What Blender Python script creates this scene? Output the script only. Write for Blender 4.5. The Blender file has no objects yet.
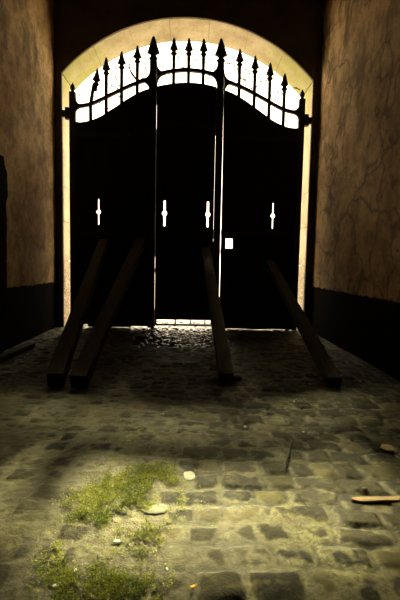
import bpy, math, random
import numpy as np
random.seed(7)
RNG = np.random.default_rng(11)
C = bpy.context.scene.collection
SC = bpy.context.scene

# ------------------------------------------------------------------ helpers
class MB:
    """collects shapes and links them as ONE mesh object"""
    def __init__(s): s.v = []; s.f = []; s.m = []
    def add(s, vs, fs, mi=0):
        b = len(s.v); s.v += [tuple(map(float, p)) for p in vs]
        s.f += [tuple(b + i for i in q) for q in fs]; s.m += [mi] * len(fs)
    def hexa(s, p, mi=0):           # p: 4 bottom (ccw from above) then 4 top
        s.add(p, [(3,2,1,0),(4,5,6,7),(0,1,5,4),(1,2,6,5),(2,3,7,6),(3,0,4,7)], mi)
    def box(s, x0,x1,y0,y1,z0,z1, mi=0):
        s.hexa([(x0,y0,z0),(x1,y0,z0),(x1,y1,z0),(x0,y1,z0),(x0,y0,z1),(x1,y0,z1),(x1,y1,z1),(x0,y1,z1)], mi)
    def lathe(s, prof, cx, cy, n=8, rot=0.0, sq=1.0, mi=0):   # prof [(r,z)]
        vs = []; fs = []
        for r, z in prof:
            for k in range(n):
                a = rot + 2*math.pi*k/n
                vs.append((cx + r*math.cos(a), cy + sq*r*math.sin(a), z))
        for i in range(len(prof)-1):
            for k in range(n):
                k2 = (k+1) % n
                fs.append((i*n+k, i*n+k2, (i+1)*n+k2, (i+1)*n+k))
        fs.append(tuple(range(n-1,-1,-1))); fs.append(tuple((len(prof)-1)*n+k for k in range(n)))
        s.add(vs, fs, mi)
    def tube(s, pts, r, n=6, mi=0, flat=1.0):
        pts = [np.array(p, float) for p in pts]; N = len(pts)
        rs = r if hasattr(r, '__len__') else [r]*N
        vs = []; fs = []; ref = None
        for i, p in enumerate(pts):
            t = pts[min(i+1,N-1)] - pts[max(i-1,0)]; t /= np.linalg.norm(t)+1e-12
            if ref is None: ref = np.array((0,1,0.)) if abs(t[1]) < .9 else np.array((1,0,0.))
            b = np.cross(t, ref); b /= np.linalg.norm(b)+1e-12
            a = np.cross(b, t); ref = a
            for k in range(n):
                an = 2*math.pi*(k+.5)/n
                vs.append(p + rs[i]*(math.cos(an)*a*flat + math.sin(an)*b))
        for i in range(N-1):
            for k in range(n):
                k2 = (k+1) % n
                fs.append((i*n+k, i*n+k2, (i+1)*n+k2, (i+1)*n+k))
        fs.append(tuple(range(n-1,-1,-1))); fs.append(tuple((N-1)*n+k for k in range(n)))
        s.add(vs, fs, mi)
    def prism(s, poly, y0, y1, mi=0):      # poly of (x,z) extruded along y
        n = len(poly)
        vs = [(x,y0,z) for x,z in poly] + [(x,y1,z) for x,z in poly]
        s.add(vs, [tuple(range(n)), tuple(range(2*n-1,n-1,-1))] + [(i,(i+1)%n+0, (i+1)%n+n, i+n)[::-1] for i in range(n)], mi)
    def build(s, name, mats, parent=None, smooth=False, bevel=0.0):
        me = bpy.data.meshes.new(name); me.from_pydata(s.v, [], s.f); me.update()
        mats = mats if isinstance(mats, (list, tuple)) else [mats]
        for m in mats: me.materials.append(m)
        if len(mats) > 1: me.polygons.foreach_set('material_index', s.m)
        import bmesh
        bm = bmesh.new(); bm.from_mesh(me); bmesh.ops.recalc_face_normals(bm, faces=bm.faces); bm.to_mesh(me); bm.free()
        if smooth: me.polygons.foreach_set('use_smooth', [True]*len(me.polygons))
        o = bpy.data.objects.new(name, me); C.objects.link(o)
        if parent: 
            o.parent = parent
            o.matrix_parent_inverse = parent_world(parent).inverted()
        if bevel:
            b = o.modifiers.new('bevel', 'BEVEL'); b.width = bevel; b.segments = 2; b.limit_method = 'ANGLE'
        return o

def parent_world(p):
    from mathutils import Matrix
    m = p.matrix_basis.copy()
    while p.parent:
        m = p.parent.matrix_basis @ p.matrix_parent_inverse @ m; p = p.parent
    return m

def empty(name, loc): 
    o = bpy.data.objects.new(name, None); C.objects.link(o); o.location = loc; o.empty_display_size = .1
    return o
def tag(o, label=None, cat=None, group=None, kind=None):
    if label: o['label'] = label
    if cat: o['category'] = cat
    if group: o['group'] = group
    if kind: o['kind'] = kind
    return o
def struct(o, label=None):
    o['kind'] = 'structure'
    if label: o['label'] = label
    return o

def vnoise(x, y, s, seed):
    x = np.asarray(x)/s; y = np.asarray(y)/s
    t = np.random.default_rng(seed).random((257,257))
    xi = np.floor(x).astype(int); yi = np.floor(y).astype(int)
    fx = x-xi; fy = y-yi; fx = fx*fx*(3-2*fx); fy = fy*fy*(3-2*fy)
    g = lambda a,b: t[a%256, b%256]
    return (g(xi,yi)*(1-fx)+g(xi+1,yi)*fx)*(1-fy) + (g(xi,yi+1)*(1-fx)+g(xi+1,yi+1)*fx)*fy
def sstep(a,b,x):
    t = np.clip((x-a)/(b-a),0,1); return t*t*(3-2*t)

# ------------------------------------------------------------------ materials
class NT:
    def __init__(s, name):
        s.mat = bpy.data.materials.new(name); s.mat.use_nodes = True
        s.t = s.mat.node_tree; s.b = s.t.nodes['Principled BSDF']
    def n(s, typ, **kw):
        o = s.t.nodes.new(typ)
        for k, v in kw.items():
            if k in o.inputs.keys() or isinstance(k, int): 
                o.inputs[k].default_value = v
            else: setattr(o, k, v)
        return o
    def l(s, a, b): s.t.links.new(a, b)
    def noise(s, scale, detail=4, rough=.6, vec=None, dist=0.0):
        o = s.n('ShaderNodeTexNoise'); o.inputs['Scale'].default_value = scale; o.inputs['Detail'].default_value = detail
        o.inputs['Roughness'].default_value = rough; o.inputs['Distortion'].default_value = dist
        s.l(vec if vec is not None else s.pos(), o.inputs['Vector']); return o.outputs['Fac']
    def pos(s):
        if not hasattr(s, '_p'):
            s._p = s.n('ShaderNodeNewGeometry').outputs['Position']
        return s._p
    def obj(s):
        if not hasattr(s, '_o'): s._o = s.n('ShaderNodeTexCoord').outputs['Object']
        return s._o
    def mapv(s, sc, loc=(0,0,0), vec=None):
        o = s.n('ShaderNodeMapping'); o.inputs['Scale'].default_value = sc; o.inputs['Location'].default_value = loc
        s.l(vec if vec is not None else s.pos(), o.inputs['Vector']); return o.outputs['Vector']
    def ramp(s, fac, stops, interp='LINEAR'):
        o = s.n('ShaderNodeValToRGB'); r = o.color_ramp; r.interpolation = interp
        while len(r.elements) < len(stops): r.elements.new(.5)
        for e, (p, c) in zip(r.elements, stops):
            e.position = p; e.color = (c, c, c, 1) if not hasattr(c, '__len__') else (*c, 1)
        s.l(fac, o.inputs[0]); return o.outputs[0]
    def mix(s, fac, a, b, mode='MIX'):
        o = s.n('ShaderNodeMix', data_type='RGBA', blend_type=mode)
        for i, v in ((0, fac), (6, a), (7, b)):
            if hasattr(v, 'is_linked'): s.l(v, o.inputs[i])
            elif i == 0: o.inputs[0].default_value = v
            else: o.inputs[i].default_value = (*v, 1)
        return o.outputs[2]
    def math(s, op, a, b=None, clamp=False):
        o = s.n('ShaderNodeMath', operation=op, use_clamp=clamp)
        for i, v in enumerate((a, b)):
            if v is None: continue
            if hasattr(v, 'is_linked'): s.l(v, o.inputs[i])
            else: o.inputs[i].default_value = v
        return o.outputs[0]
    def bump(s, h, strength=.3, dist=.01):
        o = s.n('ShaderNodeBump'); o.inputs['Strength'].default_value = strength; o.inputs['Distance'].default_value = dist
        s.l(h, o.inputs['Height']); s.l(o.outputs[0], s.b.inputs['Normal'])
    def out(s, col=None, rough=None, metal=0, spec=None):
        if col is not None:
            if hasattr(col, 'is_linked'): s.l(col, s.b.inputs['Base Color'])
            else: s.b.inputs['Base Color'].default_value = (*col, 1)
        if rough is not None:
            if hasattr(rough, 'is_linked'): s.l(rough, s.b.inputs['Roughness'])
            else: s.b.inputs['Roughness'].default_value = rough
        s.b.inputs['Metallic'].default_value = metal
        if spec is not None:
            if hasattr(spec, 'is_linked'): s.l(spec, s.b.inputs['Specular IOR Level'])
            else: s.b.inputs['Specular IOR Level'].default_value = spec
        return s.mat

def simple(name, c1, c2, scale=8, rough=.7, metal=0, bump=.2, stretch=(1,1,1), spec=.5):
    m = NT(name); v = m.mapv(stretch, vec=m.obj())
    f = m.noise(scale, 5, .65, v)
    m.bump(f, bump, .01)
    return m.out(m.ramp(f, [(.3, c1), (.7, c2)]), rough, metal, spec)

def plaster(name, step):
    """ochre lime plaster: patches, vertical run-down stains, map cracks, black painted dado"""
    m = NT(name); P = m.pos()
    big = m.noise(.9, 5, .6); mid = m.noise(3.2, 6, .65); fine = m.noise(38, 4, .7)
    col = m.ramp(big, [(.28, (.48,.28,.11)), (.5, (.65,.43,.19)), (.72, (.76,.55,.28))])
    blotch = m.ramp(mid, [(.44, 0.), (.62, 1.)])
    col = m.mix(m.math('MULTIPLY', blotch, .6), col, (.19,.11,.046))
    col = m.mix(m.math('MULTIPLY', m.ramp(m.noise(11, 6, .75, dist=1.2), [(.5, 0.), (.68, 1.)]), .55), col, (.13,.08,.035))
    # run-down stains, stronger towards the top of the wall
    streak = m.noise(3.4, 6, .7, m.mapv((1, 1.0, .45)))
    sx = m.n('ShaderNodeSeparateXYZ'); m.l(P, sx.inputs[0]); Y, Z = sx.outputs[1], sx.outputs[2]
    top = m.math('MULTIPLY', m.ramp(streak, [(.5, 0.), (.6, 1.)]), m.n_range(Z, 2.2, 4.4) )
    col = m.mix(m.math('MULTIPLY', top, .7), col, (.085,.055,.030))
    # cracks
    wob = m.n('ShaderNodeTexNoise'); wob.inputs['Scale'].default_value = 2.2; wob.inputs['Detail'].default_value = 6; m.l(P, wob.inputs['Vector'])
    ad = m.n('ShaderNodeVectorMath', operation='MULTIPLY_ADD'); ad.inputs[1].default_value = (.95,.95,.95); m.l(wob.outputs['Color'], ad.inputs[0]); m.l(P, ad.inputs[2])
    vo = m.n('ShaderNodeTexVoronoi', feature='DISTANCE_TO_EDGE'); vo.inputs['Scale'].default_value = 1.15; m.l(ad.outputs[0], vo.inputs['Vector'])
    where = m.ramp(m.noise(.7, 3, .6, m.mapv((1,1,1),(3,7,1))), [(.36, 0.), (.52, 1.)])
    crack = m.math('MULTIPLY', m.ramp(vo.outputs['Distance'], [(0, 1.), (.016, .75), (.05, 0.)]), where)
    col = m.mix(m.math('MULTIPLY', crack, .28 if step is not None else .6), col, (.05,.032,.018))
    # small pits
    pit = m.n('ShaderNodeTexVoronoi', feature='F1'); pit.inputs['Scale'].default_value = 7.0; m.l(P, pit.inputs['Vector'])
    pits = m.math('MULTIPLY', m.ramp(pit.outputs['Distance'], [(.05, 1.), (.12, 0.)]), m.ramp(m.noise(1.7, 2, .5, m.mapv((1,1,1),(9,2,4))), [(.52, 0.), (.6, 1.)]))
    col = m.mix(m.math('MULTIPLY', pits, .85), col, (.03,.02,.012))
    col = m.mix(m.math('MULTIPLY', m.ramp(fine, [(.5,0.),(.75,1.)]), .35), col, (.16,.10,.05))
    # black dado; beyond step the same dark colour rises higher
    edge = m.math('ADD', Z, m.math('MULTIPLY', m.math('SUBTRACT', m.noise(9, 3, .5), .5), .05))
    lim = .775
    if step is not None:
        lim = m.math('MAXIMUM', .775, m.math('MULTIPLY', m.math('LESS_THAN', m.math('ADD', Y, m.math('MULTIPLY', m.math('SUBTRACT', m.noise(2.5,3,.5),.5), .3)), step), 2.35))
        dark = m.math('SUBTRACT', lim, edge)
    else:
        dark = m.math('SUBTRACT', lim, edge)
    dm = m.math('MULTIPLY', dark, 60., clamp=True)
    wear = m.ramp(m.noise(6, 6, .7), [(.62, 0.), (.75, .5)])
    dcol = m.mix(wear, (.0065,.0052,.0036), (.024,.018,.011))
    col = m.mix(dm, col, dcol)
    hgt = m.math('ADD', m.math('MULTIPLY', mid, .6), m.math('ADD', m.math('MULTIPLY', fine, .12), m.math('MULTIPLY', crack, -.06)))
    m.bump(hgt, .6, .035)
    return m.out(col, .9, 0, m.math('SUBTRACT', .2, m.math('MULTIPLY', dm, .18)))
def n_range(s, v, a, b):
    o = s.n('ShaderNodeMapRange'); o.clamp = True
    o.inputs['From Min'].default_value = a; o.inputs['From Max'].default_value = b
    s.l(v, o.inputs['Value']); return o.outputs['Result']
NT.n_range = n_range

M = {}
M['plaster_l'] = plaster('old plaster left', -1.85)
M['plaster_r'] = plaster('old plaster right', None)
M['dark_wall'] = simple('dark plaster', (.06,.047,.033), (.13,.10,.068), 3, .9, 0, .4, spec=.2)  # darker plaster for front wall, back wall and ceiling
def arch_stone():
    m = NT('arch limestone'); P = m.pos()
    a = m.noise(2.5, 5, .6); f = m.noise(26, 5, .7)
    col = m.ramp(a, [(.3, (.36,.30,.18)), (.6, (.50,.44,.30)), (.8, (.58,.53,.40))])
    col = m.mix(m.ramp(f, [(.52, 0.), (.72, .55)]), col, (.20,.15,.075))
    sx = m.n('ShaderNodeSeparateXYZ'); m.l(P, sx.inputs[0]); Z = sx.outputs[2]
    # algae around the springing, flaking in the lower jamb
    alg = m.math('MULTIPLY', m.math('MULTIPLY', m.n_range(Z, 3.5, 4.1), m.math('SUBTRACT', 1., m.n_range(Z, 4.4, 4.85))), m.ramp(m.noise(4, 4, .6), [(.3, .2), (.6, 1.)]))
    col = m.mix(m.math('MULTIPLY', alg, .75), col, (.34,.37,.07))
    low = m.math('SUBTRACT', 1., m.n_range(Z, .9, 1.5))
    fl = m.math('MULTIPLY', low, m.ramp(m.noise(34, 4, .7), [(.46, 0.), (.52, 1.)]))
    col = m.mix(m.math('MULTIPLY', fl, .8), col, (.13,.08,.045))
    m.bump(m.math('ADD', f, m.math('MULTIPLY', a, 2.)), .4, .02)
    return m.out(col, .9, 0, .2)
M['arch'] = arch_stone()
M['iron'] = simple('black wrought iron', (.006,.006,.0065), (.014,.012,.011), 30, .6, .0, .15, spec=.3)
M['gate_wood'] = simple('blackened gate boards', (.006,.0055,.005), (.013,.011,.009), 6, .8, 0, .3, (6,6,.5), spec=.2)
M['beam'] = simple('weathered grey timber', (.040,.032,.020), (.085,.068,.042), 5, .85, 0, .3, (8,1.2,1.2), spec=.25)
M['beam_brown'] = simple('dark brown timber', (.035,.024,.014), (.075,.052,.030), 5, .85, 0, .3, (8,1.2,1.2), spec=.25)
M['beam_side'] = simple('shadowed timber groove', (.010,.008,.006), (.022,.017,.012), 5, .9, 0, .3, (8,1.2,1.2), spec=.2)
M['lath'] = simple('yellow pine lath', (.20,.115,.042), (.32,.20,.085), 12, .7, 0, .2, (1,9,9))
M['twig'] = simple('dark bark', (.012,.009,.006), (.03,.022,.014), 30, .9)
M['brick'] = simple('pale brick clay', (.26,.17,.08), (.38,.27,.14), 25, .9)
M['chip'] = simple('white plaster chip', (.62,.60,.50), (.80,.78,.70), 30, .8)
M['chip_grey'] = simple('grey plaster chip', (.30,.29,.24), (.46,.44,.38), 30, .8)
M['dull_stone'] = simple('dull grey stone', (.12,.115,.085), (.20,.19,.145), 30, .8)
M['leaf_yellow'] = simple('yellow fallen leaf', (.55,.28,.02), (.70,.42,.05), 30, .6)
M['petal'] = simple('red petal', (.42,.06,.02), (.55,.12,.04), 30, .6)
M['rust'] = simple('rusty wire', (.020,.013,.009), (.045,.028,.018), 40, .8)
M['paving'] = simple('pale courtyard paving', (.42,.38,.30), (.56,.51,.42), 3, .9)
def weed_mat():
    m = NT('weed leaves')
    a = m.n('ShaderNodeAttribute', attribute_name='tint')
    col = m.ramp(a.outputs['Fac'], [(0, (.075,.11,.010)), (.4, (.22,.27,.018)), (.75, (.38,.40,.03)), (1, (.52,.50,.07))])
    m.b.inputs['Subsurface Weight'].default_value = 0
    return m.out(col, .55, 0, .35)
M['weed'] = weed_mat()
def translucent(mat, f):
    t = mat.node_tree; b = t.nodes['Principled BSDF']; o = t.nodes['Material Output']
    tr = t.nodes.new('ShaderNodeBsdfTranslucent'); mx = t.nodes.new('ShaderNodeMixShader'); mx.inputs[0].default_value = f
    src = b.inputs['Base Color'].links[0].from_socket; t.links.new(src, tr.inputs[0])
    t.links.new(b.outputs[0], mx.inputs[1]); t.links.new(tr.outputs[0], mx.inputs[2]); t.links.new(mx.outputs[0], o.inputs[0])
translucent(M['weed'], .5)
def cobble_mat():
    m = NT('worn setts in dusty joints')
    at = m.n('ShaderNodeAttribute', attribute_name='sett'); sp = m.n('ShaderNodeSeparateColor'); m.l(at.outputs['Color'], sp.inputs[0])
    S, Rn, Dm = sp.outputs[0], sp.outputs[1], sp.outputs[2]
    n1 = m.noise(14, 5, .65); n2 = m.noise(55, 5, .75); n3 = m.noise(2.2, 4, .6); n5 = m.noise(30, 6, .75, dist=1.0); n4 = m.noise(110, 3, .7)
    dust = m.ramp(n1, [(.34, (.060,.052,.016)), (.50, (.135,.118,.042)), (.66, (.22,.20,.082))])
    dust = m.mix(m.ramp(n4, [(.55, 0.), (.66, .8)]), dust, (.25,.225,.125))
    dust = m.mix(m.ramp(n5, [(.51, 0.), (.60, .75)]), dust, (.030,.024,.008))
    dust = m.mix(m.ramp(n2, [(.58, 0.), (.66, .5)]), dust, (.020,.016,.006))
    st = m.ramp(Rn, [(0, (.007,.006,.003)), (.45, (.016,.0135,.007)), (.75, (.036,.031,.014)), (.85, (.10,.087,.036)), (1, (.15,.132,.056))])
    st = m.mix(m.ramp(n1, [(.50, 0.), (.64, .6)]), st, (.12,.104,.042))
    st = m.mix(m.ramp(n2, [(.55, 0.), (.72, .5)]), st, (.035,.028,.018))
    col = m.mix(S, dust, st)
    col = m.mix(m.math('MULTIPLY', Dm, .55), col, (.10,.085,.03))
    ja = m.n('ShaderNodeAttribute', attribute_name='joint')
    col = m.mix(m.math('MULTIPLY', ja.outputs['Fac'], .8), col, (.014,.011,.005))
    damp = m.ramp(n3, [(.40, .7), (.60, 0.)])
    col = m.mix(damp, col, (.04,.033,.014))
    m.bump(m.math('ADD', m.math('MULTIPLY', n1, .8), m.math('ADD', m.math('MULTIPLY', n2, .55), m.math('MULTIPLY', n4, .2))), .8, .013)
    ro = m.mix(S, (.46,.46,.46), (.50,.50,.50)); ro2 = m.math('ADD', m.math('MULTIPLY', n2, .22), m.rgb2v(ro))
    return m.out(col, m.math('MULTIPLY', m.math('SUBTRACT', ro2, .11), m.math('SUBTRACT', 1., m.math('MULTIPLY', at.outputs['Alpha'], .6))), 0, m.math('ADD', m.math('MULTIPLY', at.outputs['Alpha'], .4), m.math('SUBTRACT', .24, m.math('MULTIPLY', S, .15))))
def rgb2v(s, c):
    o = s.n('ShaderNodeRGBToBW'); s.l(c, o.inputs[0]); return o.outputs[0]
NT.rgb2v = rgb2v
M['cobble'] = cobble_mat()

# ------------------------------------------------------------------ dimensions (metres)
HW, SPR, APX, TH = 2.05, 4.15, 5.067, .73       # arch half-width, springing, crown, wall thickness
WX = 2.17                                       # passage half-width
RISE = APX-SPR; ARAD = (HW*HW+RISE*RISE)/(2*RISE); ACZ = APX-ARAD
BACK = -10.5

# ------------------------------------------------------------------ cobbled floor
def make_floor():
    xs = np.arange(-2.4, 2.4001, .0105)
    ys = np.concatenate([np.arange(-10.6, -6.0, .08), np.arange(-6.0, -3.0, .0095), np.arange(-3.0, .86, .016)])
    X, Y = np.meshgrid(xs, ys)
    xw = X + (vnoise(X+9, Y+30, .55, 1)-.5)*.10 + (vnoise(X+9, Y+30, .12, 2)-.5)*.028
    yw = Y + (vnoise(X+9, Y+30, .8, 3)-.5)*.14 + (vnoise(X+9, Y+30, .13, 4)-.5)*.030 + X*.03
    # rows of setts
    rows = [-11.2]
    while rows[-1] < 1.4: rows.append(rows[-1] + RNG.uniform(.125, .165))
    rows = np.array(rows); ri = np.clip(np.searchsorted(rows, yw)-1, 0, len(rows)-2)
    dy = np.minimum(yw-rows[ri], rows[ri+1]-yw)
    dx = np.zeros_like(X); cid = np.zeros(X.shape, int); cxm = np.zeros_like(X)
    for r in range(len(rows)-1):
        msk = ri == r
        if not msk.any(): continue
        e = [-2.8 - RNG.uniform(0, .2)]
        while e[-1] < 2.8: e.append(e[-1] + RNG.choice([RNG.uniform(.12,.17), RNG.uniform(.16,.235)]))
        e = np.array(e); xx = xw[msk]; k = np.clip(np.searchsorted(e, xx)-1, 0, len(e)-2)
        dx[msk] = np.minimum(xx-e[k], e[k+1]-xx); cid[msk] = r*64+k; cxm[msk] = xx-(e[k]+e[k+1])/2
    rnd = RNG.random(len(rows)*64+64); lift = RNG.normal(0, .0032, len(rows)*64+64); tx = RNG.normal(0, .022, len(rows)*64+64); ty = RNG.normal(0, .022, len(rows)*64+64)
    # rounded-rectangle edge distance
    rr = .032; ax = np.maximum(rr-dx, 0); ay = np.maximum(rr-dy, 0)
    d = np.where((dx < rr) & (dy < rr), rr-np.hypot(ax, ay), np.minimum(dx, dy))
    prof = sstep(.004, .030, d)
    near = sstep(-2.4, -1.2, Y)*sstep(1.1, .5, np.abs(X+.02))
    sett = -.010 + .0085*prof + .003*sstep(.02,.07,d) + near*(.009*prof + .006*sstep(.0,.06,d) - .009) + (lift[cid] + cxm*tx[cid] + (yw-(rows[ri]+rows[ri+1])/2)*ty[cid])*prof
    sett += (vnoise(X+9,Y+30,.045,5)-.5)*.007*prof + (vnoise(X+9,Y+30,.02,6)-.5)*.003
    # dust and soil: fills the joints, buries setts on the left side
    left = sstep(.10, -.45, X + (vnoise(X+9,Y+30,.6,8)-.5)*.7) * sstep(-2.2, -3.6, Y)
    dirt = -.0062 + (vnoise(X+9,Y+30,.5,9)-.5)*.0075 + (vnoise(X+9,Y+30,.12,10)-.5)*.009 + (vnoise(X+9,Y+30,.035,12)-.5)*.007 + left*.0066
    dirt += (vnoise(X+9,Y+30,.021,13)-.5)*.004
    dirt -= near*.010
    jm = sstep(.013, .003, d)*sstep(.34, .56, vnoise(X+9,Y+30,.16,21))*(1-.75*left)
    dirt -= jm*.006; sett -= jm*.004
    Z = np.maximum(sett, dirt)
    sm = np.clip((sett-dirt)*300+.25, 0, 1)
    Z = np.where(Y > .05, np.minimum(Z, .006), Z)
    ny, nx = X.shape
    co = np.stack([X, Y, Z], -1).reshape(-1, 3).astype(np.float32)
    i = np.arange(ny*nx).reshape(ny, nx)
    q = np.stack([i[:-1,:-1], i[:-1,1:], i[1:,1:], i[1:,:-1]], -1).reshape(-1, 4)
    me = bpy.data.meshes.new('floor'); me.vertices.add(len(co)); me.vertices.foreach_set('co', co.ravel())
    me.loops.add(q.size); me.loops.foreach_set('vertex_index', q.ravel().astype(np.int32))
    me.polygons.add(len(q)); me.polygons.foreach_set('loop_start', np.arange(0, q.size, 4, dtype=np.int32))
    me.polygons.foreach_set('use_smooth', np.ones(len(q), bool))
    me.update(calc_edges=True); me.validate()
    at = me.attributes.new('sett', 'FLOAT_COLOR', 'POINT')
    c = np.stack([sm, rnd[cid], left*sstep(-.004,.006,dirt), near], -1).reshape(-1).astype(np.float32)
    at.data.foreach_set('color', c)
    aj = me.attributes.new('joint', 'FLOAT', 'POINT'); aj.data.foreach_set('value', jm.reshape(-1).astype(np.float32))
    me.materials.append(M['cobble'])
    o = bpy.data.objects.new('floor', me); C.objects.link(o); struct(o, 'worn dusty cobblestone floor of the passage')
    def hz(x, y):
        a = int(np.clip(np.searchsorted(ys, y), 0, ny-1)); b = int(np.clip(np.searchsorted(xs, x), 0, nx-1))
        return float(Z[max(0,a-2):a+3, max(0,b-2):b+3].max())
    return hz
HZ = make_floor()

b = MB(); b.box(-14, 14, .86, 22, -.3, -.012); struct(b.build('ground', M['paving']), 'pale paved yard outside the gate')

# ------------------------------------------------------------------ room shell
def side_wall(name, sx, mat):
    b = MB(); x0, x1 = (sx*WX, sx*(WX+.4)); x0, x1 = min(x0,x1), max(x0,x1)
    b.box(x0, x1, BACK, 0.0, -.3, 6.3)
    return struct(b.build(name, mat))
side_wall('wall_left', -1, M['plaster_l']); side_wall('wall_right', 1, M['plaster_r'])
b = MB(); b.box(-WX-.4, WX+.4, BACK-.4, BACK, -.3, 6.9); struct(b.build('wall_back', M['dark_wall']))

def arch_z(x, off=0.0):
    r = ARAD+off; return ACZ + math.sqrt(max(r*r-x*x, 0))
LIN = .16     # thickness of the stone lining
b = MB()
hw2 = HW+LIN-.03
N = 48
xe = [-hw2 + 2*hw2*i/N for i in range(N+1)]
for i in range(N):
    xa, xb = xe[i], xe[i+1]
    za, zb = arch_z(xa, LIN-.03), arch_z(xb, LIN-.03)
    b.hexa([(xa,.03,za),(xb,.03,zb),(xb,TH,zb),(xa,TH,za),(xa,.03,7.6),(xb,.03,7.6),(xb,TH,7.6),(xa,TH,7.6)])
for s in (-1, 1):
    x0, x1 = sorted((s*hw2, s*3.4)); b.box(x0, x1, .03, TH, -.3, 7.6)
xe = [-HW + 2*HW*i/N for i in range(N+1)]
SKIN = .035
for i in range(N):
    xa, xb = xe[i], xe[i+1]; za, zb = arch_z(xa)+.002, arch_z(xb)+.002
    b.hexa([(xa,0,za),(xb,0,zb),(xb,SKIN,zb),(xa,SKIN,za),(xa,0,7.6),(xb,0,7.6),(xb,SKIN,7.6),(xa,SKIN,7.6)])
for s in (-1, 1):
    x0, x1 = sorted((s*(HW+.002), s*3.4)); b.box(x0, x1, 0, SKIN, -.3, 7.6)
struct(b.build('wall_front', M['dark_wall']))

# stone lining: jamb blocks and voussoirs with open joints, one mesh
b = MB()
def block(q, ye=TH-.002):   # q: inner0, outer0, outer1, inner1 in (x,z)
    (a0,a1,a2,a3) = q
    P = lambda p, y: (p[0], y, p[1])
    ys0, ys1 = .036, ye
    b.add([P(a0,ys0),P(a1,ys0),P(a2,ys0),P(a3,ys0),P(a0,ys1),P(a1,ys1),P(a2,ys1),P(a3,ys1)],
          [(0,1,2,3),(7,6,5,4),(0,4,5,1),(1,5,6,2),(2,6,7,3),(3,7,4,0)])
half = math.asin(HW/ARAD)
nv = 7
edges = [-half + 2*half*i/nv for i in range(nv+1)]
for i in range(nv):
    t0, t1 = edges[i]+.0010, edges[i+1]-.0010
    r0 = ARAD + random.uniform(-.003,.003)
    sub = 6
    for k in range(sub):
        u0 = t0+(t1-t0)*k/sub; u1 = t0+(t1-t0)*(k+1)/sub
        pt = lambda r,t: (r*math.sin(t), ACZ+r*math.cos(t))
        block([pt(r0,u0), pt(ARAD+LIN,u0), pt(ARAD+LIN,u1), pt(r0,u1)])
        w0, w1 = edges[i]+(edges[i+1]-edges[i])*k/sub, edges[i]+(edges[i+1]-edges[i])*(k+1)/sub
        block([pt(ARAD+.007,w0), pt(ARAD+LIN-.01,w0), pt(ARAD+LIN-.01,w1), pt(ARAD+.007,w1)], TH-.004)
for s in (-1,1):
    z = -.05
    hs = [.62,.55,.66,.58,.6,.54,.645]; tot = sum(hs)
    for h_ in hs:
        h_ = h_*(SPR+.05)/tot
        xo = HW + random.uniform(-.004,.004)
        z1 = min(z+h_-.006, SPR)
        block([(s*xo, z), (s*(HW+LIN), z), (s*(HW+LIN), z1), (s*xo, z1)]); z += h_
tr = struct(b.build('trim_1', M['arch'], bevel=.004), 'pale stone lining of the arched gateway')

# barrel ceiling
b = MB(); n = 16
spz, rise = 6.2, .55; r = (WX*WX+rise*rise)/(2*rise)
pts = [( -WX+2*WX*i/n ) for i in range(n+1)]
cz = lambda x: spz+rise-r+math.sqrt(r*r-x*x)
for i in range(n):
    xa, xb = pts[i], pts[i+1]
    b.hexa([(xa,BACK,cz(xa)),(xb,BACK,cz(xb)),(xb,0,cz(xb)),(xa,0,cz(xa)),(xa,BACK,7.3),(xb,BACK,7.3),(xb,0,7.3),(xa,0,7.3)])
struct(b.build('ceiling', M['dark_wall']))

# ------------------------------------------------------------------ the gate
def interp(tab, x):
    tx = [p[0] for p in tab]; tz = [p[1] for p in tab]
    # monotone-ish cubic through the table
    n = len(tx); i = max(0, min(n-2, int(np.searchsorted(tx, x))-1))
    h = tx[i+1]-tx[i]; t = min(1, max(0, (x-tx[i])/h))
    sl = lambda k: (tz[min(k+1,n-1)]-tz[max(k-1,0)])/(tx[min(k+1,n-1)]-tx[max(k-1,0)])
    m0, m1 = sl(i)*h, sl(i+1)*h
    return (2*t**3-3*t*t+1)*tz[i] + (t**3-2*t*t+t)*m0 + (-2*t**3+3*t*t)*tz[i+1] + (t**3-t*t)*m1
SIDE_TOP = [(.47,3.99),(.60,3.965),(.834,3.872),(1.109,3.702),(1.36,3.535),(1.515,3.452),(1.62,3.416),(1.73,3.392),(1.82,3.392),(1.96,3.40)]
MID_TOP = [(-.60,3.955),(-.47,4.0),(-.25,4.044),(0,4.064),(.25,4.05),(.47,4.006),(.60,3.965)]
SIDE_RAIL = [(.52,4.120),(.62,4.102),(.84,4.038),(1.10,3.922),(1.35,3.797),(1.55,3.70),(1.70,3.658),(1.80,3.646),(1.90,3.648)]
MID_RAIL = [(-.55,4.165),(-.464,4.195),(-.25,4.243),(0,4.264),(.25,4.245),(.464,4.20),(.55,4.17)]
side_top = lambda x: interp(SIDE_TOP, abs(x)); mid_top = lambda x: interp(MID_TOP, x)
side_rail = lambda x: interp(SIDE_RAIL, abs(x)); mid_rail = lambda x: interp(MID_RAIL, x)
SZ = 1.947
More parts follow.
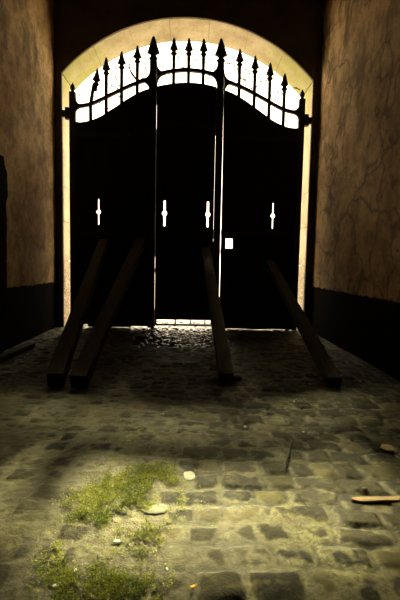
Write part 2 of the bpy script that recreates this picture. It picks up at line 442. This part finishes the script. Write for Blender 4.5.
def panel(xa, xb, top, bottom, holes, parent):
    """tongue-and-groove boards as one mesh; holes: f(x)->list of (z0,z1)"""
    b = MB(); cuts = {xa, xb}
    x = xa
    while x < xb: cuts.add(x); x += .035
    for h in holes: 
        cuts.update(c for c in h['cuts'] if xa < c < xb)
    cuts = sorted(cuts); cuts = [c for i,c in enumerate(cuts) if i == 0 or c-cuts[i-1] > 1e-4]
    for ca, cb in zip(cuts, cuts[1:]):
        cm = (ca+cb)/2
        board = math.floor((cm-xa)/.14); yo = .004*(board % 2)
        groove = ((cm-xa) % .14) < .012
        y0, y1 = .018+yo+(.006 if groove else 0), .06
        segs = [(bottom(cm), None)]
        hs = sorted(z for h in holes for z in h['f'](cm))
        z0 = bottom(cm)
        for (ha, hb) in hs:
            if ha > z0: b.box(ca, cb, y0, y1, z0, ha)
            z0 = max(z0, hb)
        b.hexa([(ca,y0,z0),(cb,y0,z0),(cb,y1,z0),(ca,y1,z0),(ca,y0,top(ca)),(cb,y0,top(cb)),(cb,y1,top(cb)),(ca,y1,top(ca))])
    return b.build('panel', M['gate_wood'], parent)
def keyhole(cx, w, hh, r):
    xs = [cx + w*k/3 for k in range(-3,4)] + [cx + r*k/7 for k in range(-7,8)]
    def f(x):
        u = abs(x-cx); z = 0
        if u < w: z = hh - (w-math.sqrt(max(0,w*w-u*u)))
        if u < r: z = max(z, math.sqrt(r*r-u*u))
        return [(SZ-z, SZ+z)] if z > 0 else []
    return dict(cuts=xs, f=f)
def rect_hole(x0, x1, z0, z1):
    return dict(cuts=[x0, x1], f=lambda x: [(z0, z1)] if x0 < x < x1 else [])

def spear(b, x, zt, s=1.0, w=1.25, y=.04):
    """arrow finial: long concave point over a collar ring"""
    b.lathe([(.024*w,zt-.36*s),(.024*w,zt-.285*s),(.036*w,zt-.27*s),(.045*w,zt-.255*s),(.036*w,zt-.236*s),(.026*w,zt-.226*s),(.03*w,zt-.21*s),
             (.058*w,zt-.190*s),(.052*w,zt-.172*s),(.034*w,zt-.115*s),(.020*w,zt-.05*s),(.010*w,zt-.012*s),(.003,zt)], x, y, 10, 0, .7)
def picket(parent, x, z0, zt, bent=None):
    b = MB()
    if bent is None: b.tube([(x,.04,z0),(x,.04,zt-.3)], .030, 8)
    o = None
    if bent is None:
        o = b.build('picket', M['iron'], parent, True)
        f = MB(); spear(f, x, zt); f.build('finial', M['iron'], o, True)
    else:
        zb, dx = bent
        pts = [(x,.04,z0),(x,.04,zb),(x+.01,.04,zb+.06),(x+dx*.45,.035,zb+(zt-.3-zb)*.6),(x+dx,.03,zt-.24)]
        b.tube(pts, .030, 8); o = b.build('picket', M['iron'], parent, True)
        f = MB(); spear(f, 0, 0, y=0); a = math.atan2(dx*.72, .42)
        ca, sa = math.cos(a), math.sin(a)
        f.v = [(x+dx+.055+ca*px+sa*pz, .03+py, zt-sa*px+ca*pz) for px,py,pz in f.v]
        f.build('finial', M['iron'], o, True)
    return o
def gusset(b, x, z, sx, w=.16, up=.13, dn=.14, half=.05, slope=0.0):
    """concave web where the rail meets a post, on one side"""
    poly = [(x, z+up), (x+sx*half, z+up)]
    for k in range(1,7):
        t = k/6; poly.append((x+sx*(half+(w-half)*t**2.0), z+up-(up-.02)*(1-(1-t)**2) + slope*(half+(w-half)*t**2)))
    for k in range(6,-1,-1):
        t = k/6; poly.append((x+sx*(half+(w-half)*t**2.0), z-dn+(dn-.02)*(1-(1-t)**2) + slope*(half+(w-half)*t**2)))
    poly.append((x, z-dn))
    b.prism(poly, .018, .062)
def rail(parent, xa, xb, f, n=26):
    b = MB(); xs = [xa+(xb-xa)*i/n for i in range(n+1)]
    for x0, x1 in zip(xs, xs[1:]):
        b.hexa([(x0,.015,f(x0)-.028),(x1,.015,f(x1)-.028),(x1,.065,f(x1)-.028),(x0,.065,f(x0)-.028),
                (x0,.015,f(x0)+.028),(x1,.015,f(x1)+.028),(x1,.065,f(x1)+.028),(x0,.065,f(x0)+.028)])
    return b
def big_post(parent, x, zf, both, zbase=.02, xlo=None):
    b = MB()
    w = .058
    b.box(x-w, x+w, .0, .08, zbase, 3.9); b.box(x-.056, x+.056, .01, .07, 3.9, 4.40)
    for sx in both:
        g = side_rail if (x*sx > 0) else mid_rail
        gusset(b, x, g(x+sx*.12), sx, .20, .19, .25, .052)
    o = b.build('post', M['iron'], parent)
    f = MB(); y = .04; zt = zf
    f.lathe([(.05,zt-.40),(.05,zt-.375),(.072,zt-.36),(.076,zt-.345),(.06,zt-.325),(.045,zt-.31),(.055,zt-.29),(.108,zt-.265),(.098,zt-.24),
             (.072,zt-.165),(.046,zt-.085),(.024,zt-.02),(.008,zt)], x, y, 12, 0, .6)
    f.build('finial', M['iron'], o, True)
    return o
def end_post(parent, s):
    x = s*1.885; b = MB()
    b.box(x-.05, x+.05, .0, .08, .02, 3.86)
    gusset(b, x, side_rail(x-s*.1), -s, .19, .14, .13, .05)
    # curved lower corner of the last cell
    o = b.build('post', M['iron'], parent)
    f = MB(); z = 3.86
    f.lathe([(.042,z),(.03,z+.015),(.026,z+.03),(.042,z+.055),(.044,z+.075),(.034,z+.105),(.014,z+.135),(.004,z+.155)], x, .04, 10)
    f.build('finial', M['iron'], o, True)
    h = MB(); x0, x1 = sorted((s*1.90, s*2.05)); h.box(x0, x1, .01, .07, 3.47, 3.57); h.lathe([(.045,3.43),(.045,3.61)], s*1.965, .03, 12)
    h.build('hinge', M['iron'], parent)
    return o
def cross_rails(parent, xa, xb, zs, name='cross_rail'):
    for z in zs:
        b = MB(); b.box(xa, xb, .003, .02, z-.045, z+.045)
        x = xa+.12
        while x < xb:
            b.lathe([(.016,z-.016),(.016,z+.016)], x, .002, 8); x += .28
        b.build(name, M['iron'], parent)

PICK = [(.835,4.628),(1.09,4.528),(1.34,4.428),(1.585,4.268)]
# left leaf
L = empty('gate_leaf', (-1.885, .04, 0.0))
tag(L, 'left iron leaf of the tall black gate, topped by a bent spearhead picket', 'gate', 'leaves of the black gate')
def bot_left(x):
    if -1.80 < x < -1.66: return .05
    if -.93 < x < -.64: return .028
    return .0065
panel(-1.93, -.5195, side_top, bot_left, [keyhole(-1.4645, .0105, .215, .038), rect_hole(-1.851,-1.843,1.2,2.85)], L)
b = rail(L, -1.88, -.56, side_rail); b.build('scroll_rail', M['iron'], L)
for x, zt in PICK[:3]: picket(L, -x, side_top(-x)-.05, zt)
picket(L, -1.595, side_top(-1.595)-.05, 4.245, (side_rail(-1.595), .062))
big_post(L, -.576, 4.778, (-1,)); end_post(L, -1)
cross_rails(L, -1.93, -.64, (.30, 1.58, 3.20))
for z0, z1 in ((.02,.32),(.95,1.02),(1.22,3.33),(3.72,4.06)):
    b = MB(); b.box(-.545, -.505, .081, .088, z0, z1); b.build('cover_strip', M['iron'], L)
# middle leaf (wicket), hung on the right big post
W = empty('gate_leaf', (.05, .04, 0.0))
tag(W, 'narrow middle leaf of the black gate with bright barred slots at its foot', 'gate', 'leaves of the black gate')
panel(-.5108, .4630, mid_top, lambda x: .150, [keyhole(-.3641, .017, .215, .042), keyhole(.3641, .017, .215, .042)], W)
b = rail(W, -.515, .55, mid_rail); gusset(b, -.5165, mid_rail(-.456), 1, .14, .19, .27, .004); b.build('scroll_rail', M['iron'], W)
for x in (-.243, 0., .241): picket(W, x, mid_top(x)-.05, 4.772)
big_post(W, .526, 4.778, (-1,))
for z0, z1 in ((.16,1.50),(1.62,1.70),(3.25,4.02)):
    b = MB(); b.box(.44, .48, .081, .088, z0, z1); b.build('cover_strip', M['iron'], W)
cross_rails(W, -.49, .465, (.30, 1.58, 3.40))
b = MB(); b.box(-.515, .47, .02, .06, .046, .078); b.build('bottom_rail', M['iron'], W)
for x in (-.490, -.157, .100, .353, .46):
    b = MB(); b.box(x-.011, x+.011, .022, .058, .07, .16); b.build('foot_bar', M['iron'], W)
# right leaf
Rr = empty('gate_leaf', (1.885, .04, 0.0))
tag(Rr, 'right iron leaf of the tall black gate, with a square hole beside the bright gap', 'gate', 'leaves of the black gate')
panel(.597, 1.93, side_top, lambda x: .011+.006*math.sin(x*9) if x < 1.86 else .0065, [keyhole(1.4645, .0105, .215, .038), rect_hole(.675,.795,1.385,1.55)], Rr)
b = rail(Rr, .592, 1.88, side_rail); gusset(b, .586, side_rail(.65), 1, .14, .19, .27, .004); b.build('scroll_rail', M['iron'], Rr)
for x, zt in PICK: picket(Rr, x, side_top(x)-.05, zt)
end_post(Rr, 1)
cross_rails(Rr, .62, 1.93, (.30, 1.645, 3.20))
b = MB(); b.prism([(.598,4.0),(.598,1.9),(.5965,2.0),(.593,2.8),(.5895,3.5),(.5865,4.0)], .02, .058); b.build('edge_strip', M['iron'], Rr)
b = MB(); b.box(.588, 1.0, -.022, .003, 1.60, 1.69); b.box(.64,.68,-.03,.004,1.585,1.70); b.box(.84,.88,-.03,.004,1.585,1.70); b.build('bolt', M['iron'], Rr)
b = MB(); b.box(.588, .66, -.004, .02, 1.28, 1.37); b.build('lock_plate', M['iron'], Rr)

# ------------------------------------------------------------------ loose wires tangled in the spikes
def wire(label, pts, r=.0042):
    P = [np.array((p[0], .092+.2*(p[1]-.075), p[2]), float) for p in pts]
    # catmull-rom
    out = []
    for i in range(len(P)-1):
        p0, p1, p2, p3 = P[max(i-1,0)], P[i], P[i+1], P[min(i+2,len(P)-1)]
        for k in range(6):
            t = k/6; out.append(.5*((2*p1)+(-p0+p2)*t+(2*p0-5*p1+4*p2-p3)*t*t+(-p0+3*p1-3*p2+p3)*t**3))
    out.append(P[-1])
    r *= 2.3; b = MB(); b.tube(out, r, 5)
    # barbs
    for i in range(4, len(out)-2, 7):
        p = out[i]; b.tube([p+np.array((-.018,.004,.02)), p+np.array((.018,-.004,-.02))], r*.8, 4)
    o = b.build('barbed_wire', M['rust'], None, True)
    tag(o, label, 'wire', 'wires tangled in the gate spikes')
wire('thin wire hooked beside the bent left picket', [(-1.81,.10,3.74),(-1.77,.0,3.88),(-1.69,.02,3.86),(-1.66,.04,3.78),(-1.72,.05,3.74),(-1.78,.04,3.80)], .0035)
wire('looped barbed wire tangled round the two tallest pickets of the left leaf', [(-1.353,.07,4.04),(-1.2,.08,3.98),(-1.11,.075,3.95),(-1.19,.08,4.12),(-1.20,.08,4.28),(-1.12,.075,4.40),(-1.02,.08,4.34),(-.93,.08,4.22),(-.84,.075,4.12),(-.74,.08,4.14),(-.70,.08,4.28),(-.76,.08,4.44),(-.86,.075,4.50),(-.95,.08,4.42),(-.96,.08,4.25),(-.84,.075,4.08)])
wire('sagging wire between the bent picket and its neighbour', [(-1.585,.07,3.86),(-1.52,.08,3.80),(-1.45,.08,3.72),(-1.353,.075,3.62),(-1.24,.08,3.72),(-1.16,.08,3.82),(-1.112,.075,3.86)], .0035)
wire('kinked wire across the three middle pickets of the gate', [(-.46,.07,4.30),(-.38,.08,4.42),(-.30,.08,4.52),(-.243,.075,4.56),(-.17,.08,4.50),(-.18,.08,4.36),(-.08,.08,4.33),(0,.075,4.32),(.08,.08,4.42),(.15,.08,4.44),(.241,.075,4.40),(.34,.08,4.45),(.45,.08,4.36)], .0035)
wire('curling wire above the right half of the gate', [(.60,.07,4.40),(.70,.08,4.42),(.80,.08,4.34),(.828,.075,4.24),(.92,.08,4.16),(1.0,.08,4.24),(.97,.08,4.34),(.90,.08,4.28),(.95,.08,4.12),(1.083,.075,4.02),(1.2,.08,4.14),(1.335,.075,4.17)], .004)
wire('thin wire strung between the two pickets nearest the right post', [(1.335,.07,3.98),(1.42,.08,3.90),(1.5,.08,3.99),(1.58,.075,3.95),(1.68,.08,4.03),(1.78,.08,4.06),(1.86,.09,4.03)], .0035)

# ------------------------------------------------------------------ timbers propped against the gate
def local_frame(foot, head):
    f, h = np.array(foot, float), np.array(head, float); d = h-f; L = np.linalg.norm(d); d /= L
    side = np.cross(d, (0,0,1.)); side /= np.linalg.norm(side)     # points roughly +x
    nrm = np.cross(side, d)                                        # upward face normal
    return f, d, side, nrm, L
def timber(label, foot, head, w, th, mat, channel=False, capname=None, group='timber props braced against the gate'):
    f, d, s, n, L = local_frame(foot, head)
    if s[0] < 0: s, n = -s, -n
    if n[2] < 0: n = -n
    root = None
    def seg(b, s0, s1, n0, n1, l0, l1, bend0=0, bend1=0):
        P = lambda a, c, l: f + s*a + n*c + d*l
        b.hexa([P(s0,n0,l0),P(s1,n0,l0),P(s1,n0,l1),P(s0,n0,l1),P(s0,n1,l0+bend0),P(s1,n1,l0+bend0),P(s1,n1,l1),P(s0,n1,l1)])
    if not channel:
        b = MB(); N = 10
        for i in range(N):
            seg(b, -w/2, w/2, 0, th, L*i/N, L*(i+1)/N)
        b = MB(); seg(b, -w/2, w/2, 0, th, 0, L)
        o = b.build('timber_prop', mat, bevel=.008)
    else:
        o = empty('timber_prop', tuple(f))
        b = MB(); seg(b, -w/2, w/2, th*.74, th, 0, L); b.build('face_board', mat, o, bevel=.004)
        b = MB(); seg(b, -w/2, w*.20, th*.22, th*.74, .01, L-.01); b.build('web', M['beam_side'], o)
        b = MB(); seg(b, -w/2, w/2, 0, th*.22, 0, L); b.build('back_board', mat, o, bevel=.004)
    tag(o, label, 'timber', group)
    return o
timber('leftmost grooved timber prop leaning on the gate beside the left wall', (-1.085,-3.40,.004), (-1.345,-.115,1.36), .145, .135, M['beam_brown'], True)
timber('grooved timber prop second from the left, standing on a chipped foot', (-.865,-3.46,.004), (-.735,-.115,1.40), .145, .135, M['beam_brown'], True)
timber('solid timber prop standing in front of the middle gate leaf', (.440,-3.20,.004), (.335,-.09,1.30), .140, .10, M['beam'])
timber('solid timber prop sloping to the floor by the right wall', (1.425,-3.31,.004), (1.405,-.09,1.11), .135, .10, M['beam'])

def rock(name, label, cat, x, y, sx, sy, sz, mat, rot=0, seed=0, group=None, zoff=0.0, sub=2):
    import bmesh
    rg = random.Random(seed); bm = bmesh.new(); bmesh.ops.create_icosphere(bm, subdivisions=sub, radius=1)
    for v in bm.verts:
        k = 1+rg.uniform(-.18,.18); u = v.co*k
        ax = [math.copysign(abs(c)**.7, c) for c in u]
        X, Y, Z = ax[0]*sx/2, ax[1]*sy/2, ax[2]*sz/2
        v.co = (X*math.cos(rot)-Y*math.sin(rot), X*math.sin(rot)+Y*math.cos(rot), Z)
    me = bpy.data.meshes.new(name); bm.to_mesh(me); bm.free(); me.materials.append(mat)
    o = bpy.data.objects.new(name, me); C.objects.link(o); o.location = (x, y, HZ(x,y)+sz*.40+zoff)
    return tag(o, label, cat, group)
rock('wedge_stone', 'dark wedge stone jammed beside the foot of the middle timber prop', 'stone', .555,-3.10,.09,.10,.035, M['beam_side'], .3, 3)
rock('chock_stone', 'pale chip of stone under the chipped foot of the second timber', 'stone', -.90,-3.535,.05,.03,.03, M['chip_grey'], .2, 5)

# ------------------------------------------------------------------ debris
def lath():
    b = MB(); z = HZ(1.1,-5.13)
    A = np.array((.868,-5.152)); B = np.array((1.52,-5.118)); d = (B-A)/np.linalg.norm(B-A); p = np.array((-d[1], d[0]))
    h0, h1 = z-.006, z+.007
    pts = [A+p*.0, A+d*.035-p*.018, B-p*.018, B+p*.018, A+d*.015+p*.016]
    n = len(pts); vs = [(*q, h0) for q in pts]+[(*q, h1) for q in pts]
    b.add(vs, [tuple(range(n-1,-1,-1)), tuple(range(n,2*n))]+[(i,(i+1)%n,(i+1)%n+n,i+n) for i in range(n)])
    tag(b.build('wood_lath', M['lath'], bevel=.002), 'pale yellow split wooden lath lying on the cobbles by the right wall', 'stick')
lath()
rock('flat_stone_and_glare', 'flat pale grey stone at the right edge of the weeds', 'stone', -.054,-5.236,.105,.075,.006, M['dull_stone'], .2, 61)
rock('flat_stone_and_glare', 'small pale flat stone standing in for the glare spot on the cobbles', 'stone', .098,-4.93,.06,.085,.005, M['chip_grey'], .1, 62)  # glare spot on the cobbles, put in as a pale stone
b = MB(); z = HZ(.63,-4.85)
b.tube([(.628,-4.86,z+.002),(.640,-4.80,z+.006),(.672,-4.72,z+.008),(.700,-4.63,z+.010),(.742,-4.54,z+.010),(.748,-4.52,z+.008)], [.0045,.006,.0065,.006,.004,.002], 7)
tag(b.build('twig', M['twig'], None, True), 'dark curved twig lying on the bright cobbles', 'twig')
b = MB(); z = HZ(.64,-5.15)
b.tube([(.625,-5.05,z+.004),(.633,-5.10,z+.008),(.628,-5.15,z+.006),(.640,-5.22,z+.006),(.636,-5.27,z+.003)], [.0015,.0022,.0024,.002,.001], 5)
tag(b.build('root_fibre', M['twig'], None, True), 'thin wavy root fibre on the cobbles left of the pale lath', 'twig')
rock('brick_fragment', 'pale broken brick fragment near the right wall above the lath', 'brick', 1.306,-4.605,  .085,.10,.018, M['brick'], -.5, 9, sub=1)
rock('brick_fragment', 'small brown brick crumb between the twig and the pale lath', 'brick', .973,-5.055,.028,.02,.007, M['brick'], .3, 10, sub=1)
chips = [ # x, y, size, material, label
 (-.183,-5.465,.030,'chip','largest white plaster chip among the weeds'),
 (-.307,-5.611,.022,'chip','white chip at the front left corner of the weeds'),
 (-.365,-5.551,.017,'chip','white chip at the left edge of the weeds'),
 (-.352,-5.684,.024,'chip','white chip at the bottom edge left of the weeds'),
 (-.241,-5.545,.015,'chip_grey','small grey chip left of the largest white chip'),
 (-.103,-4.068,.034,'chip','white chip on the bare floor behind the weeds'),
 (.476,-4.293,.030,'chip','white chip on bright cobbles in front of the middle timber prop'),
 (1.164,-2.493,.055,'chip_grey','crumpled pale scrap between the two right timber props'),
 (1.222,-3.258,.032,'chip_grey','grey chip beside the foot of the right timber prop'),
 (1.707,-2.553,.050,'chip_grey','grey rubble piece behind the right timber against the wall'),
 (1.62,-2.95,.030,'chip','white crumb between the right timber foot and the wall'),
 (1.75,-3.12,.028,'chip_grey','small grey crumb in front of the rubble at the right wall'),
 (-1.802,-2.334,.045,'chip','white chip lying near the dark board at the left wall'),
 (-1.915,-1.297,.09,'chip_grey','broken plaster slab at the foot of the left wall'),
 (-1.785,-1.051,.075,'chip_grey','flat plaster piece nearest the left gate post'),
 (-1.62,-1.62,.05,'chip_grey','plaster crumb in front of the slab by the left wall'),
 (.02,-5.60,.014,'chip','tiny white crumb on the near cobbles right of the weeds'),
 (.86,-4.35,.02,'chip_grey','small grey chip behind the twig'),
 (.95,-3.75,.022,'chip','white crumb before the right timber foot'),
 (-.75,-4.35,.022,'chip_grey','small grey crumb on the dark floor before the left timbers'),
 (-.62,-5.05,.018,'chip_grey','small grey crumb on the dark floor left of the weeds'),
]
for k,(x,y,s,m,lab) in enumerate(chips):
    rock('plaster_chip', lab, 'chip', x, y, s, s*.7, s*.42, M[m], k*1.3, 20+k, 'plaster crumbs on the floor', sub=1)
def leaf(name, label, x, y, s, mat, rot):
    b = MB(); z = HZ(x,y)+.004; n = 8
    out = []
    for k in range(n):
        a = 2*math.pi*k/n; out.append((s*.5*math.cos(a), s*.3*math.sin(a)*(1-.3*math.cos(a)), .004*math.cos(2*a)))
    vs = []
    for t in (0,.0015):
        vs += [(x+px*math.cos(rot)-py*math.sin(rot), y+px*math.sin(rot)+py*math.cos(rot), z+pz+t) for px,py,pz in out]
    b.add(vs, [tuple(range(n-1,-1,-1)), tuple(range(n,2*n))]+[(i,(i+1)%n,(i+1)%n+n,i+n) for i in range(n)])
    tag(b.build(name, mat, None, True), label, 'leaf')
leaf('fallen_leaf', 'small yellow leaf at the front between two setts', .115, -5.682, .024, M['leaf_yellow'], .5)
leaf('fallen_petal', 'red petal on bare floor behind the weeds', -.26, -3.90, .04, M['petal'], .2)
# board lying along the left wall
f, d, s, n, Ln = local_frame((-1.99,-2.75,.035), (-1.93,-1.75,.035))
b = MB(); P = lambda a,c,l: f+s*a+n*c+d*l
b.hexa([P(-.05,-.03,0),P(.05,-.03,0),P(.05,-.03,Ln),P(-.05,-.03,Ln),P(-.05,.03,0),P(.05,.03,0),P(.05,.03,Ln),P(-.05,.03,Ln)])
tag(b.build('loose_board', M['beam_brown'], bevel=.005), 'dark board lying along the foot of the left wall', 'board')

# ------------------------------------------------------------------ creeping weeds on the left of the bright patch
def weeds():
    poly = [(-.12,-4.72),(.03,-4.93),(.06,-5.10),(.02,-5.28),(-.06,-5.32),(-.03,-5.44),(-.02,-5.56),(.0,-5.78),(-.36,-5.80),(-.40,-5.62),(-.46,-5.42),(-.47,-5.24),(-.36,-5.02),(-.24,-4.92)]
    def inside(x,y):
        c = False; j = len(poly)-1
        for i in range(len(poly)):
            xi,yi = poly[i]; xj,yj = poly[j]
            if (yi > y) != (yj > y) and x < (xj-xi)*(y-yi)/(yj-yi)+xi: c = not c
            j = i
        return c
    vs = []; fs = []; tint = []
    rg = random.Random(4)
    def put(x, y, amount, r=.02):
        z0 = HZ(x,y); tm = .15+.6*float(vnoise(np.array(x+9), np.array(y+30), .09, 53))
        for _ in range(amount):
            a = rg.uniform(0, 2*math.pi); rad = r*math.sqrt(rg.random())
            px, py = x+rad*math.cos(a), y+rad*math.sin(a); pz = z0+rg.uniform(.001,.013)
            L = rg.uniform(.006,.0135); w = L*rg.uniform(.4,.6); t = rg.uniform(-.1,.75); az = rg.uniform(0, 2*math.pi)
            d = np.array((math.cos(az)*math.cos(t), math.sin(az)*math.cos(t), math.sin(t))); s_ = np.array((-math.sin(az), math.cos(az), 0.))
            u = np.cross(s_, d)
            p = np.array((px,py,pz)); b0 = len(vs)
            vs.extend([p, p+d*L*.45+s_*w*.5+u*.0012, p+d*L, p+d*L*.45-s_*w*.5+u*.0012])
            fs.append((b0,b0+1,b0+2)); fs.append((b0,b0+2,b0+3))
            tv = min(1,max(0,rg.gauss(tm,.24))); tint.extend([tv]*4)
    n = 0
    while n < 2500:
        x, y = rg.uniform(-.7,.25), rg.uniform(-5.8,-4.6)
        d1 = float(vnoise(np.array(x+9), np.array(y+30), .13, 51)); d2 = float(vnoise(np.array(x+9), np.array(y+30), .045, 52))
        up = sstep(-5.15,-5.30,y)      # thinner towards the camera
        k = d1*.6+d2*.4 - .16*float(up)
        if inside(x + rg.gauss(0,.04), y+rg.gauss(0,.06)):
            if k > .435: put(x,y,5,.016); n += 1
            elif k > .33 and rg.random() < .25: put(x,y,3,.01); n += .6
            else: n += .05
    for _ in range(110):     # strays
        x, y = rg.gauss(-.2,.16), rg.uniform(-5.75,-4.2)
        if abs(x) < .7: put(x,y,4,.012)
    for (x,y) in ((-.3,-4.25),(-.22,-4.4),(-.28,-4.55),(-.15,-4.35)):
        for _ in range(10): put(x+rg.gauss(0,.012), y+rg.gauss(0,.025), 4, .008)
    me = bpy.data.meshes.new('creeping_weeds'); me.from_pydata([tuple(map(float,v)) for v in vs], [], fs); me.update()
    at = me.attributes.new('tint','FLOAT','POINT'); at.data.foreach_set('value', np.array(tint, np.float32))
    me.materials.append(M['weed']); o = bpy.data.objects.new('creeping_weeds', me); C.objects.link(o)
    tag(o, 'low green creeping weeds growing over the dusty cobbles', 'weeds', kind='stuff')
weeds()

# ------------------------------------------------------------------ light: bright hazy sky beyond the gate
SKY_LOW, SKY_BAND, SKY_HIGH = 5.5, 20.0, .8
w = bpy.data.worlds.new('sky'); SC.world = w; w.use_nodes = True
nt = w.node_tree; bg = nt.nodes['Background']
tc = nt.nodes.new('ShaderNodeTexCoord'); sz = nt.nodes.new('ShaderNodeSeparateXYZ'); nt.links.new(tc.outputs['Generated'], sz.inputs[0])
# hazy sky: moderate at the horizon, a brighter band added higher up to light the walls, dull overhead
mr = nt.nodes.new('ShaderNodeValToRGB'); mr.color_ramp.interpolation = 'EASE'; nt.links.new(sz.outputs[2], mr.inputs[0])
stops = [(.0, SKY_LOW), (.44, SKY_LOW), (.60, SKY_BAND), (.70, SKY_BAND), (.86, SKY_HIGH)]
while len(mr.color_ramp.elements) < len(stops): mr.color_ramp.elements.new(.5)
for e, (p, v) in zip(mr.color_ramp.elements, stops): e.position = p; e.color = (v/20, v/20, v/20, 1)
mm = nt.nodes.new('ShaderNodeMath'); mm.operation = 'MULTIPLY'; mm.inputs[1].default_value = 20.0
nt.links.new(mr.outputs[0], mm.inputs[0]); nt.links.new(mm.outputs[0], bg.inputs[1])
bg.inputs[0].default_value = (1.0, .83, .58, 1)
from mathutils import Vector
def pool_spot(name, src, aim, watts, cone, radius, col):
    l = bpy.data.lights.new(name, 'SPOT'); l.energy = watts; l.spot_size = math.radians(cone); l.spot_blend = 1.0
    l.shadow_soft_size = radius; l.color = col
    o = bpy.data.objects.new(name, l); C.objects.link(o); o.location = src
    o.rotation_euler = (Vector(aim)-Vector(src)).to_track_quat('-Z', 'Y').to_euler()
    return o
# spots added beyond the gate to throw the pool of light through the fanlight
pool_spot('added_pool_spot', (.10, 8.0, 10.75), (.18, -5.30, 0.0), 640000, 4.4, .85, (1.0, .91, .47))
pool_spot('added_pool_spot_far', (.10, 7.0, 11.1), (.16, -4.25, 0.0), 165000, 6.2, 1.25, (1.0, .91, .47))

# ------------------------------------------------------------------ camera
from mathutils import Matrix, Vector
cx, h, pi_, ya, ro, fpx = 0.0842, 1.1001, 0.0856, 0.0252, 0.02, 411.92
fw = Vector((math.sin(ya)*math.cos(pi_), math.cos(ya)*math.cos(pi_), -math.sin(pi_)))
rt = Vector((math.cos(ya), -math.sin(ya), 0)); up = rt.cross(fw)
rt2 = rt*math.cos(ro) + up*math.sin(ro); up2 = up*math.cos(ro) - rt*math.sin(ro)
cam = bpy.data.cameras.new('camera'); co = bpy.data.objects.new('camera', cam); C.objects.link(co)
cam.sensor_fit = 'VERTICAL'; cam.sensor_height = 36; cam.lens = fpx/600*36; cam.clip_start = .05
m = Matrix((rt2, up2, -fw)).transposed().to_4x4(); m.translation = Vector((cx, -7, h)); co.matrix_world = m
SC.camera = co
SC.view_settings.view_transform = 'Standard'; SC.view_settings.look = 'None'; SC.view_settings.gamma = 1
SC.view_settings.use_curve_mapping = False; SC.view_settings.exposure = 0.0
